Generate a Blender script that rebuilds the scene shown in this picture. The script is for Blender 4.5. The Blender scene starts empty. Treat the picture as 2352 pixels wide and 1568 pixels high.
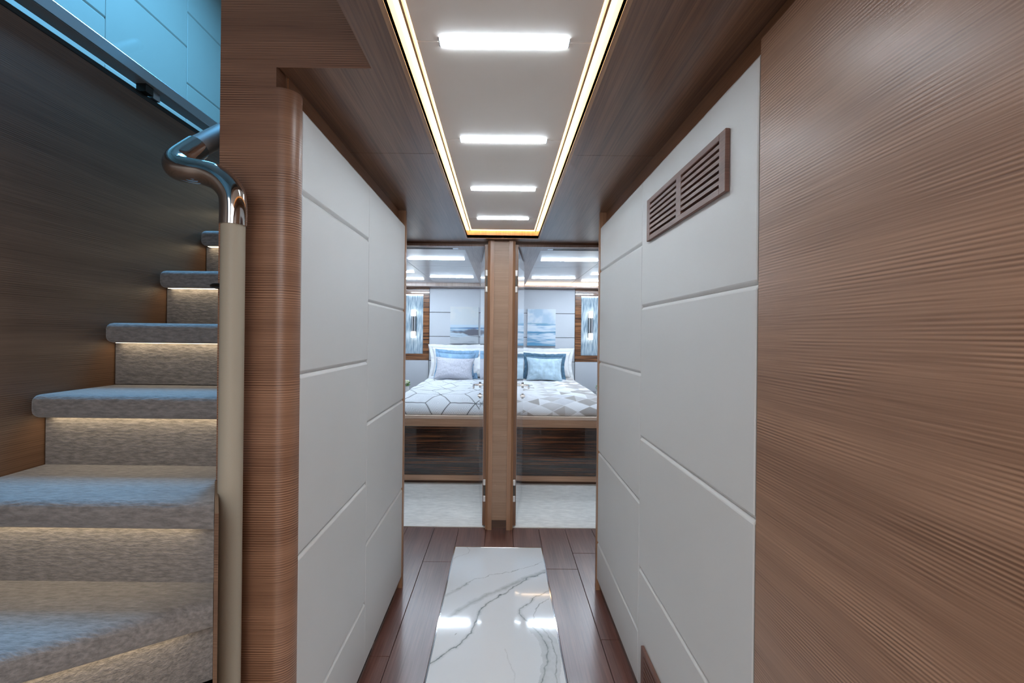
import bpy, bmesh, math, random
import numpy as np
from mathutils import Vector, Matrix

S = bpy.context.scene
C = S.collection
PI = math.pi
random.seed(7)

# ------------------------------------------------------------------ camera, world, lamps, exposure
EYE = 1.38
cam_d = bpy.data.cameras.new('camera')
cam = bpy.data.objects.new('camera', cam_d)
C.objects.link(cam)
cam_d.sensor_width = 36.0
cam_d.lens = 1045.0 / 2352.0 * 36.0
cam_d.shift_x = 23.0 / 2352.0
cam_d.shift_y = -14.0 / 2352.0
cam_d.clip_start = 0.02
ROLL = 0.0108
cam.matrix_world = Matrix.Translation((0, 0, EYE)) @ Matrix.Rotation(PI / 2, 4, 'X') @ Matrix.Rotation(ROLL, 4, 'Z')
S.camera = cam

S.view_settings.view_transform = 'Standard'
S.view_settings.look = 'None'
S.view_settings.exposure = 0.66
S.view_settings.gamma = 1.0
S.view_settings.use_curve_mapping = False

world = bpy.data.worlds.new('world')
world.use_nodes = True
world.node_tree.nodes['Background'].inputs[0].default_value = (0.45, 0.62, 0.8, 1)
world.node_tree.nodes['Background'].inputs[1].default_value = 0.3
S.world = world


def area(name, loc, target, sx, sy, watts, col):
    l = bpy.data.lights.new(name, 'AREA')
    l.shape = 'RECTANGLE'
    l.size, l.size_y = sx, sy
    l.energy = watts
    l.color = col
    o = bpy.data.objects.new(name, l)
    C.objects.link(o)
    o.location = loc
    d = Vector(target) - Vector(loc)
    o.rotation_euler = d.to_track_quat('-Z', 'Y').to_euler()
    return o


BAR_CORRIDOR = 46.0       # strength of the corridor light bars
BAR_CABIN = 96.0          # strength of the cabin light bars
COVE = 7.5                # warm strip round the ceiling tray
STEP_LED = 4.2            # warm strip under each step
DAY = (0.15, 0.54, 1.0)   # daylight in the saloon above the stairs
area('saloon_daylight', (-1.02, 2.35, 4.3), (-1.02, 1.3, 1.2), 0.7, 1.8, 175, DAY)
area('lobby_fill', (0.0, -0.9, 2.02), (0, -0.8, 0), 0.6, 1.2, 19, (0.90, 0.95, 1.0))  # added fill standing in for unseen ceiling lamps behind the camera
area('stair_area_light', (-0.75, -1.0, 2.02), (-0.9, 0.4, 0.8), 0.5, 0.6, 2, (1.0, 0.93, 0.85))  # soft area light behind the camera, aimed at the lower stairs
area('lobby_back_fill', (-0.2, -1.7, 1.0), (-0.1, 2, 0.9), 1.1, 1.5, 7, (1.0, 0.96, 0.92))  # added low fill from behind, to lift the dark lower walls


# ------------------------------------------------------------------ node helpers and materials
def new_mat(name):
    m = bpy.data.materials.new(name)
    m.use_nodes = True
    nt = m.node_tree
    b = nt.nodes['Principled BSDF']
    return m, nt, b


def N(nt, t, **kw):
    n = nt.nodes.new(t)
    for k, v in kw.items():
        setattr(n, k, v)
    return n


def mapping(nt, scale, coord='Object', rot=(0, 0, 0)):
    tc = N(nt, 'ShaderNodeTexCoord')
    mp = N(nt, 'ShaderNodeMapping')
    mp.inputs['Scale'].default_value = scale
    mp.inputs['Rotation'].default_value = rot
    nt.links.new(tc.outputs[coord], mp.inputs['Vector'])
    return mp.outputs['Vector']


def noise(nt, vec, scale=1.0, detail=2.0, rough=0.5):
    n = N(nt, 'ShaderNodeTexNoise')
    n.inputs['Scale'].default_value = scale
    n.inputs['Detail'].default_value = detail
    n.inputs['Roughness'].default_value = rough
    nt.links.new(vec, n.inputs['Vector'])
    return n.outputs['Fac']


def math_(nt, op, a, b=None, c=None):
    n = N(nt, 'ShaderNodeMath', operation=op)
    for i, v in enumerate((a, b, c)):
        if v is None:
            continue
        if isinstance(v, (int, float)):
            n.inputs[i].default_value = v
        else:
            nt.links.new(v, n.inputs[i])
    return n.outputs[0]


def ramp(nt, fac, stops):
    r = N(nt, 'ShaderNodeValToRGB')
    els = r.color_ramp.elements
    els[0].position, els[0].color = stops[0][0], (*stops[0][1], 1)
    els[1].position, els[1].color = stops[-1][0], (*stops[-1][1], 1)
    for p, c in stops[1:-1]:
        e = els.new(p)
        e.color = (*c, 1)
    nt.links.new(fac, r.inputs['Fac'])
    return r.outputs['Color']


def bump(nt, b, h, strength, dist=0.002):
    n = N(nt, 'ShaderNodeBump')
    n.inputs['Strength'].default_value = strength
    n.inputs['Distance'].default_value = dist
    nt.links.new(h, n.inputs['Height'])
    nt.links.new(n.outputs['Normal'], b.inputs['Normal'])


def plain(name, col, rough=0.5, metal=0.0, coat=0.0, spec=0.5, nscale=0, namp=0.0, bstr=0.0):
    m, nt, b = new_mat(name)
    b.inputs['Base Color'].default_value = (*col, 1)
    b.inputs['Roughness'].default_value = rough
    b.inputs['Metallic'].default_value = metal
    b.inputs['Coat Weight'].default_value = coat
    b.inputs['Coat Roughness'].default_value = 0.05
    b.inputs['Specular IOR Level'].default_value = spec
    if nscale:
        v = mapping(nt, (1, 1, 1))
        f = noise(nt, v, nscale, 3)
        lo = tuple(c * (1 - namp) for c in col)
        hi = tuple(min(1, c * (1 + namp)) for c in col)
        nt.links.new(ramp(nt, f, [(0.3, lo), (0.7, hi)]), b.inputs['Base Color'])
        if bstr:
            bump(nt, b, f, bstr)
    return m


def ribbed_wood(name, dark, light, across='Z', period=0.0062, rough=0.38, amp=0.8, along=0.035, coat=0.15, bstr=0.25):
    """quarter-cut veneer with the raised wavy ribs of the photograph"""
    m, nt, b = new_mat(name)
    ax = 'XYZ'.index(across)
    sc = [along] * 3
    sc[ax] = 1.0
    v = mapping(nt, sc)
    w = N(nt, 'ShaderNodeTexWave', wave_type='BANDS', bands_direction=across, wave_profile='SIN')
    w.inputs['Scale'].default_value = 2 * PI / (20 * period)
    w.inputs['Distortion'].default_value = 3.4
    w.inputs['Detail'].default_value = 2.0
    w.inputs['Detail Scale'].default_value = 0.55
    nt.links.new(v, w.inputs['Vector'])
    mask_v = mapping(nt, [0.35 if i != ax else 1.0 for i in range(3)])
    mask = noise(nt, mask_v, 11.0, 2.0)
    mask = math_(nt, 'MULTIPLY_ADD', mask, 3.6, -1.45)
    mk = N(nt, 'ShaderNodeClamp')
    nt.links.new(mask, mk.inputs[0])
    fs = [6.0] * 3
    fs[ax] = 420.0
    fine = noise(nt, mapping(nt, fs), 1.0, 3.0)
    bs = [0.6] * 3
    bs[ax] = 14.0
    broad = noise(nt, mapping(nt, bs), 1.0, 2.0)
    f = math_(nt, 'SUBTRACT', w.outputs['Fac'], 0.5)
    f = math_(nt, 'MULTIPLY', f, mk.outputs[0])
    f = math_(nt, 'MULTIPLY', f, amp)
    f = math_(nt, 'ADD', f, math_(nt, 'MULTIPLY_ADD', fine, 0.75, -0.375))
    f = math_(nt, 'ADD', f, math_(nt, 'MULTIPLY_ADD', broad, 0.7, 0.15))
    nt.links.new(ramp(nt, f, [(0.1, dark), (0.9, light)]), b.inputs['Base Color'])
    b.inputs['Roughness'].default_value = rough
    b.inputs['Coat Weight'].default_value = coat
    b.inputs['Coat Roughness'].default_value = 0.28
    bump(nt, b, f, bstr, 0.0012)
    return m


def straight_wood(name, dark, light, across='X', fine_s=260.0, rough=0.35, coat=0.2, coat_r=0.25, broad_s=22.0, along=1.2):
    m, nt, b = new_mat(name)
    ax = 'XYZ'.index(across)
    a1 = [along * 3] * 3
    a1[ax] = fine_s
    a2 = [along] * 3
    a2[ax] = broad_s
    f1 = noise(nt, mapping(nt, a1), 1.0, 3.0)
    f2 = noise(nt, mapping(nt, a2), 1.0, 3.0)
    f = math_(nt, 'ADD', math_(nt, 'MULTIPLY', f1, 0.55), math_(nt, 'MULTIPLY', f2, 0.45))
    nt.links.new(ramp(nt, f, [(0.33, dark), (0.67, light)]), b.inputs['Base Color'])
    b.inputs['Roughness'].default_value = rough
    b.inputs['Coat Weight'].default_value = coat
    b.inputs['Coat Roughness'].default_value = coat_r
    bump(nt, b, f, 0.08, 0.001)
    return m


def emis(name, col, strength):
    m = bpy.data.materials.new(name)
    m.use_nodes = True
    nt = m.node_tree
    nt.nodes.clear()
    e = N(nt, 'ShaderNodeEmission')
    e.inputs[0].default_value = (*col, 1)
    e.inputs[1].default_value = strength
    o = N(nt, 'ShaderNodeOutputMaterial')
    nt.links.new(e.outputs[0], o.inputs[0])
    return m


def fabric(name, col, var=0.12, sx=(300, 300, 300), bstr=0.3, rough=0.85, sheen=0.2, dist=0.002):
    m, nt, b = new_mat(name)
    f = noise(nt, mapping(nt, sx), 1.0, 3.0, 0.6)
    lo = tuple(c * (1 - var) for c in col)
    hi = tuple(min(1, c * (1 + var)) for c in col)
    nt.links.new(ramp(nt, f, [(0.32, lo), (0.68, hi)]), b.inputs['Base Color'])
    b.inputs['Roughness'].default_value = rough
    b.inputs['Sheen Weight'].default_value = sheen
    b.inputs['Specular IOR Level'].default_value = 0.2
    bump(nt, b, f, bstr, dist)
    return m


def vcol_mat(name, rough=0.5, coat=0.0, bscale=0, bstr=0.0, coat_r=0.03, spec=0.5):
    m, nt, b = new_mat(name)
    a = N(nt, 'ShaderNodeAttribute', attribute_name='Col')
    nt.links.new(a.outputs['Color'], b.inputs['Base Color'])
    b.inputs['Roughness'].default_value = rough
    b.inputs['Coat Weight'].default_value = coat
    b.inputs['Coat Roughness'].default_value = coat_r
    b.inputs['Specular IOR Level'].default_value = spec
    if bscale:
        bump(nt, b, noise(nt, mapping(nt, (1, 1, 1)), bscale, 3), bstr)
    return m


M = {}
W_D, W_L = (0.130, 0.058, 0.031), (0.370, 0.200, 0.122)
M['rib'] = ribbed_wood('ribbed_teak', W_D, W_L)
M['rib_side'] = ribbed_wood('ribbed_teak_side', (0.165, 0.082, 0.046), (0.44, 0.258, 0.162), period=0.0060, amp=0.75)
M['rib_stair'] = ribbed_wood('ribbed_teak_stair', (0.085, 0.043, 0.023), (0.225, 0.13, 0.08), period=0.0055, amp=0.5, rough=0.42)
M['rib_post'] = ribbed_wood('ribbed_teak_post', (0.27, 0.165, 0.105), (0.54, 0.38, 0.275), period=0.0065, rough=0.5, amp=0.7, bstr=0.12)
M['ceil'] = straight_wood('ceiling_teak', (0.090, 0.041, 0.022), (0.235, 0.122, 0.070), 'X', coat=0.25, coat_r=0.2, rough=0.34)
M['rim'] = straight_wood('rim_teak', (0.32, 0.17, 0.08), (0.52, 0.31, 0.17), 'X')
M['upright'] = straight_wood('upright_teak', (0.27, 0.14, 0.075), (0.47, 0.275, 0.165), 'X', fine_s=160, along=0.8)
M['dark_teak'] = straight_wood('dark_teak', (0.06, 0.025, 0.012), (0.15, 0.068, 0.035), 'Z')
M['jamb_teak'] = straight_wood('jamb_teak', (0.15, 0.07, 0.035), (0.28, 0.14, 0.075), 'X')
M['strip_teak'] = straight_wood('strip_teak', (0.16, 0.07, 0.03), (0.30, 0.145, 0.07), 'Z')
M['plank'] = straight_wood('walnut_plank', (0.085, 0.032, 0.023), (0.185, 0.082, 0.064), 'X', fine_s=140, broad_s=16, rough=0.3, coat=0.45, coat_r=0.22)
M['rail_teak'] = straight_wood('bed_rail_teak', (0.34, 0.185, 0.11), (0.56, 0.345, 0.225), 'Z', fine_s=160, broad_s=30)
M['lit_lip'] = straight_wood('lit_lip_teak', (0.62, 0.45, 0.34), (0.82, 0.64, 0.52), 'Z', fine_s=160)  # rail teak paled, the light on the lip put into its colour
M['grille'] = straight_wood('grille_walnut', (0.10, 0.045, 0.032), (0.20, 0.10, 0.074), 'Z', fine_s=240, coat=0.05, rough=0.5)
M['dark'] = plain('dark_recess', (0.012, 0.009, 0.008), 0.7, nscale=40, namp=0.2)
M['slot'] = plain('shadow_gap', (0.02, 0.012, 0.008), 0.8, nscale=40, namp=0.2)
M['chrome'] = plain('polished_steel', (0.58, 0.57, 0.56), 0.06, 1.0)
M['satin'] = plain('satin_steel', (0.6, 0.62, 0.64), 0.28, 1.0)
M['hinge'] = plain('hinge_plate', (0.72, 0.74, 0.76), 0.35, 0.35)
M['black_metal'] = plain('dark_metal', (0.06, 0.055, 0.05), 0.3, 0.9)
M['leaf_gloss'] = plain('gloss_lacquer', (0.70, 0.73, 0.77), 0.14, 0.0, coat=1.0, nscale=6, namp=0.03)
M['vase'] = plain('white_ceramic', (0.8, 0.8, 0.78), 0.25, coat=0.5, nscale=20, namp=0.03)
M['green'] = plain('leaf_green', (0.20, 0.36, 0.07), 0.5, nscale=60, namp=0.35)
M['blossom'] = plain('pale_blossom', (0.78, 0.82, 0.6), 0.6, nscale=60, namp=0.1)
M['saloon_deck'] = plain('saloon_deck', (0.35, 0.33, 0.3), 0.8, nscale=50, namp=0.2)
M['shell'] = plain('shell_paint', (0.50, 0.47, 0.44), 0.7, nscale=8, namp=0.05)


def leather(name, col, s=620.0):
    m, nt, b = new_mat(name)
    v = mapping(nt, (1, 1, 1))
    f = noise(nt, v, s, 2)
    g = noise(nt, v, 2.0, 2)
    lo = tuple(c * 0.955 for c in col)
    nt.links.new(ramp(nt, g, [(0.3, lo), (0.7, col)]), b.inputs['Base Color'])
    b.inputs['Roughness'].default_value = 0.5
    b.inputs['Specular IOR Level'].default_value = 0.35
    bump(nt, b, f, 0.22, 0.0006)
    return m


M['panel'] = leather('woven_leather', (0.66, 0.672, 0.672))
M['tray'] = leather('tray_leather', (0.86, 0.81, 0.75), 500)
M['saloon_panel'] = leather('saloon_leather', (0.30, 0.265, 0.225), 400)
M['cabin_panel'] = leather('cabin_leather', (0.55, 0.57, 0.61), 300)
M['rail_shade'] = leather('shaded_leather', (0.17, 0.15, 0.135), 500)  # the post's leather, darkened in colour for the shade on the rail
M['post_leather'] = leather('stitched_leather', (0.40, 0.36, 0.285), 500)
M['tray_cabin'] = straight_wood('pale_oak_tray', (0.50, 0.50, 0.51), (0.62, 0.62, 0.63), 'Y', fine_s=150, coat=0.3)
M['soffit'] = straight_wood('soffit_teak', (0.25, 0.17, 0.14), (0.40, 0.29, 0.245), 'X', fine_s=120, coat=0.3)
M['stair_carpet'] = fabric('stair_carpet', (0.205, 0.19, 0.182), 0.28, (45, 170, 150), 0.8, 0.95, 0.35, 0.004)
M['carpet'] = fabric('cabin_carpet', (0.83, 0.82, 0.79), 0.14, (14, 90, 90), 0.35, 0.95, 0.2, 0.004)
M['white_cotton'] = fabric('white_cotton', (0.82, 0.82, 0.83), 0.03, (40, 40, 40), 0.15, 0.8, 0.2, 0.004)
M['blue_satin'] = fabric('blue_satin', (0.24, 0.40, 0.58), 0.18, (18, 18, 16), 0.5, 0.4, 0.3, 0.008)
M['teal_cotton'] = fabric('teal_cotton', (0.085, 0.17, 0.25), 0.2, (26, 26, 26), 0.4, 0.6, 0.3, 0.006)
M['grey_tweed'] = fabric('grey_tweed', (0.52, 0.52, 0.58), 0.25, (220, 220, 90), 0.4, 0.9, 0.3)
M['ice_velvet'] = fabric('ice_velvet', (0.42, 0.55, 0.64), 0.18, (16, 16, 9), 0.45, 0.5, 0.5, 0.006)
M['duvet'] = vcol_mat('quilted_cotton', 0.75, 0.0, 30, 0.25, spec=0.25)
M['canvas'] = vcol_mat('painted_canvas', 0.6, 0.0, 300, 0.2, spec=0.2)
M['marble'] = vcol_mat('polished_marble', 0.07, 0.5, coat_r=0.01)
M['bar_hall'] = emis('hall_light_bar', (0.80, 0.91, 1.0), BAR_CORRIDOR)
M['bar_cabin'] = emis('cabin_light_bar', (0.72, 0.86, 1.0), BAR_CABIN)
M['cove'] = emis('warm_cove', (1.0, 0.62, 0.25), COVE)
M['cove_soft'] = emis('cabin_cove', (1.0, 0.72, 0.45), 5.0)
M['step_led'] = emis('step_led', (1.0, 0.79, 0.50), STEP_LED)
M['sconce_glow'] = emis('sconce_glow', (1.0, 0.97, 0.92), 5.0)
M['mirror_led'] = emis('mirror_led', (0.85, 0.93, 1.0), 9.0)

# Macassar ebony with a glassy lacquer
def ebony(key, stops):
  m, nt, b = new_mat(key)
  f1 = noise(nt, mapping(nt, (1.6, 1.6, 95)), 1.0, 4.0, 0.65)
  f2 = noise(nt, mapping(nt, (4, 4, 300)), 1.0, 2.0)
  f = math_(nt, 'ADD', math_(nt, 'MULTIPLY', f1, 0.75), math_(nt, 'MULTIPLY', f2, 0.25))
  nt.links.new(ramp(nt, f, stops), b.inputs['Base Color'])
  b.inputs['Roughness'].default_value = 0.25
  b.inputs['Coat Weight'].default_value = 1.0
  b.inputs['Coat Roughness'].default_value = 0.02
  M[key] = m


ebony('ebony', [(0.40, (0.008, 0.004, 0.004)), (0.50, (0.03, 0.012, 0.007)), (0.60, (0.14, 0.052, 0.020)), (0.70, (0.34, 0.145, 0.055))])
ebony('ebony_warm', [(0.36, (0.014, 0.006, 0.004)), (0.45, (0.07, 0.026, 0.011)), (0.55, (0.24, 0.095, 0.036)), (0.66, (0.40, 0.18, 0.07))])

# rippled frosted glass backing of the bedside lights
m, nt, b = new_mat('rippled_glass')
f = noise(nt, mapping(nt, (75, 10, 7)), 1.0, 2.0)
nt.links.new(ramp(nt, f, [(0.36, (0.16, 0.24, 0.31)), (0.64, (0.46, 0.54, 0.60))]), b.inputs['Base Color'])
b.inputs['Roughness'].default_value = 0.12
bump(nt, b, f, 0.8, 0.01)
M['ripple'] = m

# clear balustrade glass: thin pane, part mirror, part see-through
m = bpy.data.materials.new('clear_glass')
m.use_nodes = True
nt = m.node_tree
nt.nodes.clear()
tr = N(nt, 'ShaderNodeBsdfTransparent')
tr.inputs[0].default_value = (0.94, 0.98, 0.98, 1)
gl = N(nt, 'ShaderNodeBsdfGlossy')
gl.inputs['Roughness'].default_value = 0.01
lw = N(nt, 'ShaderNodeLayerWeight')
lw.inputs[0].default_value = 0.5
fr = N(nt, 'ShaderNodeMath', operation='POWER')
nt.links.new(lw.outputs['Facing'], fr.inputs[0])
fr.inputs[1].default_value = 4.0
fr2 = N(nt, 'ShaderNodeMath', operation='MULTIPLY_ADD')
nt.links.new(fr.outputs[0], fr2.inputs[0])
fr2.inputs[1].default_value = 0.7
fr2.inputs[2].default_value = 0.03
fr = fr2
mx = N(nt, 'ShaderNodeMixShader')
ou = N(nt, 'ShaderNodeOutputMaterial')
nt.links.new(fr.outputs[0], mx.inputs[0])
nt.links.new(tr.outputs[0], mx.inputs[1])
nt.links.new(gl.outputs[0], mx.inputs[2])
nt.links.new(mx.outputs[0], ou.inputs[0])
M['glass'] = m


# ------------------------------------------------------------------ mesh helpers
class MB:
    def __init__(self):
        self.bm = bmesh.new()

    def box(self, x0, x1, y0, y1, z0, z1, bev=0.0, seg=2):
        t = bmesh.new()
        r = bmesh.ops.create_cube(t, size=1.0)
        x0, x1 = min(x0, x1), max(x0, x1)
        y0, y1 = min(y0, y1), max(y0, y1)
        z0, z1 = min(z0, z1), max(z0, z1)
        bmesh.ops.transform(t, matrix=Matrix.Translation(((x0 + x1) / 2, (y0 + y1) / 2, (z0 + z1) / 2)) @ Matrix.Diagonal((x1 - x0, y1 - y0, z1 - z0, 1)), verts=t.verts)
        if bev:
            bmesh.ops.bevel(t, geom=t.edges[:], offset=bev, segments=seg, affect='EDGES', profile=0.5)
        self.add(t)
        return self

    def add(self, t):
        me = bpy.data.meshes.new('tmp')
        t.to_mesh(me)
        t.free()
        self.bm.from_mesh(me)
        bpy.data.meshes.remove(me)

    def prism(self, pts, axis, a0, a1):
        """closed polygon pts (2D) extruded along an axis; the 2D pair is the other two axes in x,y,z order"""
        def mk(p, a):
            if axis == 'x':
                return (a, p[0], p[1])
            if axis == 'y':
                return (p[0], a, p[1])
            return (p[0], p[1], a)
        bm = self.bm
        A = [bm.verts.new(mk(p, a0)) for p in pts]
        B = [bm.verts.new(mk(p, a1)) for p in pts]
        n = len(pts)
        fs = [bm.faces.new(A), bm.faces.new(B[::-1])]
        for i in range(n):
            j = (i + 1) % n
            fs.append(bm.faces.new((A[i], B[i], B[j], A[j])))
        bmesh.ops.recalc_face_normals(bm, faces=fs)
        return self

    def tube(self, pts, rad, seg=16, cap=True):
        pts = [Vector(p) for p in pts]
        rads = rad if isinstance(rad, (list, tuple)) else [rad] * len(pts)
        bm = self.bm
        rings = []
        up = None
        for i, p in enumerate(pts):
            t = (pts[min(i + 1, len(pts) - 1)] - pts[max(i - 1, 0)]).normalized()
            if up is None:
                up = Vector((0, 0, 1)) if abs(t.z) < 0.9 else Vector((0, 1, 0))
            a = (up - t * up.dot(t)).normalized()
            up = a
            bb = t.cross(a)
            rings.append([bm.verts.new(p + (a * math.cos(2 * PI * k / seg) + bb * math.sin(2 * PI * k / seg)) * rads[i]) for k in range(seg)])
        fs = []
        for r0, r1 in zip(rings, rings[1:]):
            for k in range(seg):
                fs.append(bm.faces.new((r0[k], r0[(k + 1) % seg], r1[(k + 1) % seg], r1[k])))
        if cap:
            fs.append(bm.faces.new(rings[0][::-1]))
            fs.append(bm.faces.new(rings[-1]))
        bmesh.ops.recalc_face_normals(bm, faces=fs)
        return self

    def lathe(self, prof, cx, cy, seg=24):
        bm = self.bm
        rings = [[bm.verts.new((cx + r * math.cos(2 * PI * k / seg), cy + r * math.sin(2 * PI * k / seg), z)) for k in range(seg)] for r, z in prof]
        fs = []
        for r0, r1 in zip(rings, rings[1:]):
            for k in range(seg):
                fs.append(bm.faces.new((r0[k], r0[(k + 1) % seg], r1[(k + 1) % seg], r1[k])))
        fs.append(bm.faces.new(rings[0][::-1]))
        fs.append(bm.faces.new(rings[-1]))
        bmesh.ops.recalc_face_normals(bm, faces=fs)
        return self

    def build(self, name, mat, parent=None, smooth=False):
        return link_bm(name, self.bm, mat, parent, smooth)


def root_loc(o):
    v = Vector((0, 0, 0))
    while o is not None:
        v += Vector(o.location)
        o = o.parent
    return v


def link_bm(name, bm, mat, parent=None, smooth=False):
    me = bpy.data.meshes.new(name)
    bm.to_mesh(me)
    bm.free()
    if parent is not None:
        me.transform(Matrix.Translation(-root_loc(parent)))
    me.materials.append(M[mat] if isinstance(mat, str) else mat)
    o = bpy.data.objects.new(name, me)
    C.objects.link(o)
    if parent is not None:
        o.parent = parent
    if smooth:
        for p in me.polygons:
            p.use_smooth = True
        try:
            me.set_sharp_from_angle(angle=math.radians(40))
        except Exception:
            pass
    return o


def recenter(o):
    """put a top-level mesh's origin at the middle of its base"""
    me = o.data
    xs = [v.co for v in me.vertices]
    c = Vector(((min(v.x for v in xs) + max(v.x for v in xs)) / 2, (min(v.y for v in xs) + max(v.y for v in xs)) / 2, min(v.z for v in xs)))
    me.transform(Matrix.Translation(-c))
    o.location = c
    return o


def empty(name, loc=(0, 0, 0)):
    o = bpy.data.objects.new(name, None)
    o.empty_display_size = 0.1
    C.objects.link(o)
    o.location = loc
    return o


def struct(name, loc=(0, 0, 0), label=None):
    o = empty(name, loc)
    o['kind'] = 'structure'
    if label:
        o['label'] = label
    return o


def thing(name, label, cat, loc, group=None):
    o = empty(name, loc)
    o['label'] = label
    o['category'] = cat
    if group:
        o['group'] = group
    return o


def tag(o, label, cat, group=None):
    o['label'] = label
    o['category'] = cat
    if group:
        o['group'] = group
    return o


def box(name, mat, parent, x0, x1, y0, y1, z0, z1, bev=0.0, seg=2):
    return MB().box(x0, x1, y0, y1, z0, z1, bev, seg).build(name, mat, parent)


# smooth value noise on numpy arrays (for painted patterns and cloth)
def vnoise(x, y, seed=0):
    xi, yi = np.floor(x).astype(np.int64), np.floor(y).astype(np.int64)
    xf, yf = x - xi, y - yi

    def h(a, b):
        n = (a * 374761393 + b * 668265263 + seed * 1442695) & 0xFFFFFFFF
        n = ((n ^ (n >> 13)) * 1274126177) & 0xFFFFFFFF
        return ((n ^ (n >> 16)) & 0xFFFF) / 65535.0
    u, v = xf * xf * (3 - 2 * xf), yf * yf * (3 - 2 * yf)
    return (h(xi, yi) * (1 - u) + h(xi + 1, yi) * u) * (1 - v) + (h(xi, yi + 1) * (1 - u) + h(xi + 1, yi + 1) * u) * v


def fbm(x, y, seed=0, oct=4):
    t, a, s = 0, 0.5, 0.0
    for k in range(oct):
        t = t + vnoise(x * 2 ** k, y * 2 ** k, seed + k) * a
        s += a
        a *= 0.5
    return t / s


def grid_mesh(name, P, col, mat, parent=None, smooth=True):
    """P: (n, m, 3) array of points; col: (n, m, 3) colours or None"""
    n, m_ = P.shape[:2]
    idx = np.arange(n * m_).reshape(n, m_)
    q = np.stack([idx[:-1, :-1], idx[1:, :-1], idx[1:, 1:], idx[:-1, 1:]], -1).reshape(-1, 4)
    me = bpy.data.meshes.new(name)
    V = P.reshape(-1, 3).copy()
    if parent is not None:
        V = V - np.array(root_loc(parent))
    me.from_pydata(V.tolist(), [], q.tolist())
    if col is not None:
        a = me.color_attributes.new('Col', 'FLOAT_COLOR', 'POINT')
        cc = np.ones((n * m_, 4), np.float32)
        cc[:, :3] = col.reshape(-1, 3)
        a.data.foreach_set('color', cc.ravel())
    me.materials.append(M[mat])
    if smooth:
        me.polygons.foreach_set('use_smooth', [True] * len(me.polygons))
    me.update()
    o = bpy.data.objects.new(name, me)
    C.objects.link(o)
    if parent is not None:
        o.parent = parent
    return o


# ------------------------------------------------------------------ key measures (metres)
HC = 2.054          # corridor ceiling
XL, XR = -0.533, 0.530
YE = 2.475         # end of the corridor walls
YD = 3.24          # door plane
YB = 6.30          # headboard wall of the cabins
XS = -1.28         # stairwell wall

# ------------------------------------------------------------------ FLOOR
fl = struct('floor', label='dark walnut plank floor with a marble inlay framed in polished steel')
box('subfloor', 'slot', fl, -1.3, 1.3, -1.8, 3.268, -0.06, -0.012)
MX0, MX1, MY1 = -0.287, 0.270, 2.962


def plank(x0, x1, y0, y1):
    g = 0.0011
    box('plank', 'plank', fl, x0 + g, x1 - g, y0 + g, y1 - g, -0.012, random.uniform(-0.0004, 0.0), 0.0012, 1)


TR = 0.006
cols = [(-1.25, -0.86), (-0.86, -0.661), (-0.661, -0.467), (-0.467, MX0 - TR), (MX1 + TR, 0.464), (0.464, 0.655), (0.655, 0.85), (0.85, 1.25)]
cuts = [[1.2, 2.7], [0.4, 2.2], [0.9, 1.95], [0.6, 2.768], [0.5, 2.695], [0.9, 2.072, 2.896], [1.4, 2.5], [0.8, 2.3]]
for (x0, x1), ct in zip(cols, cuts):
    ys = [-1.8] + ct + [3.268]
    if abs(x0) > 0.6 or abs(x1) > 0.6:
        ys = [2.0 if abs(x0 + x1) < 1.25 else 2.4] + [c for c in ct if c > 2.45] + [3.268]
    if abs(x0 + x1) < 1.25:
        ys = [-1.8] + ct + [3.268]
    for a, bb in zip(ys, ys[1:]):
        plank(x0, x1, a, bb)
for x0, x1 in ((-1.25, -0.86), (-0.86, -0.661)):
    plank(x0, x1, -1.8, 0.25)
for x0, x1 in ((MX0 - TR, -0.1), (-0.1, 0.09), (0.09, MX1 + TR)):
    plank(x0, x1, MY1 + TR, 3.268)
# marble slab: veins as a pattern of the stone itself
veins_thin = [
    [(0.37, 2.30), (0.256, 2.228), (0.205, 2.170), (0.149, 2.11), (0.09, 2.055), (0.056, 2.02), (0.013, 1.96), (-0.03, 1.894), (-0.052, 1.842), (-0.066, 1.779), (-0.078, 1.712), (-0.094, 1.632), (-0.126, 1.591), (-0.16, 1.528), (-0.197, 1.474), (-0.245, 1.41), (-0.33, 1.33)],
]
PXV = {
    'A': [(1420, 535), (1330, 570), (1250, 598), (1170, 638), (1080, 678), (990, 718), (910, 750), (850, 785), (760, 835), (700, 870), (640, 912)],
    'A2': [(1420, 548), (1280, 590), (1200, 650), (1090, 715), (1010, 765), (940, 810), (900, 850), (875, 900), (850, 960), (820, 1045), (760, 1090), (690, 1160), (600, 1225), (480, 1305)],
    'B': [(1395, 460), (1300, 495), (1240, 515), (1150, 540), (960, 570), (930, 590), (850, 610), (780, 640), (720, 680), (640, 700)],
    'B2': [(775, 648), (690, 695), (605, 748)],
    'C': [(1455, 690), (1400, 720), (1330, 755), (1290, 800), (1220, 840), (1212, 885), (1240, 920), (1290, 965), (1340, 1010), (1390, 1070), (1430, 1130), (1445, 1190), (1440, 1260), (1430, 1330), (1415, 1400), (1395, 1490), (1370, 1580)],
    'C2': [(1450, 765), (1390, 800), (1340, 850), (1328, 910), (1360, 970), (1420, 1030), (1470, 1100), (1495, 1170), (1530, 1270), (1525, 1350), (1522, 1454), (1500, 1580)],
    'D': [(670, 440), (700, 420), (780, 400), (800, 372), (755, 335)],
    'E': [(1090, 1180), (1130, 1260), (1160, 1350), (1180, 1454)],
    'F': [(690, 1060), (700, 1045)],
}


def floor_pt(p):
    u, v = 860 + p[0] / 3.564, 1160 + p[1] / 3.564
    d = 1045 * EYE / (v - 770)
    return ((u - 1153) * d / 1045, d)


VE = {k: [floor_pt(p) for p in v] for k, v in PXV.items()}
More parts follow.
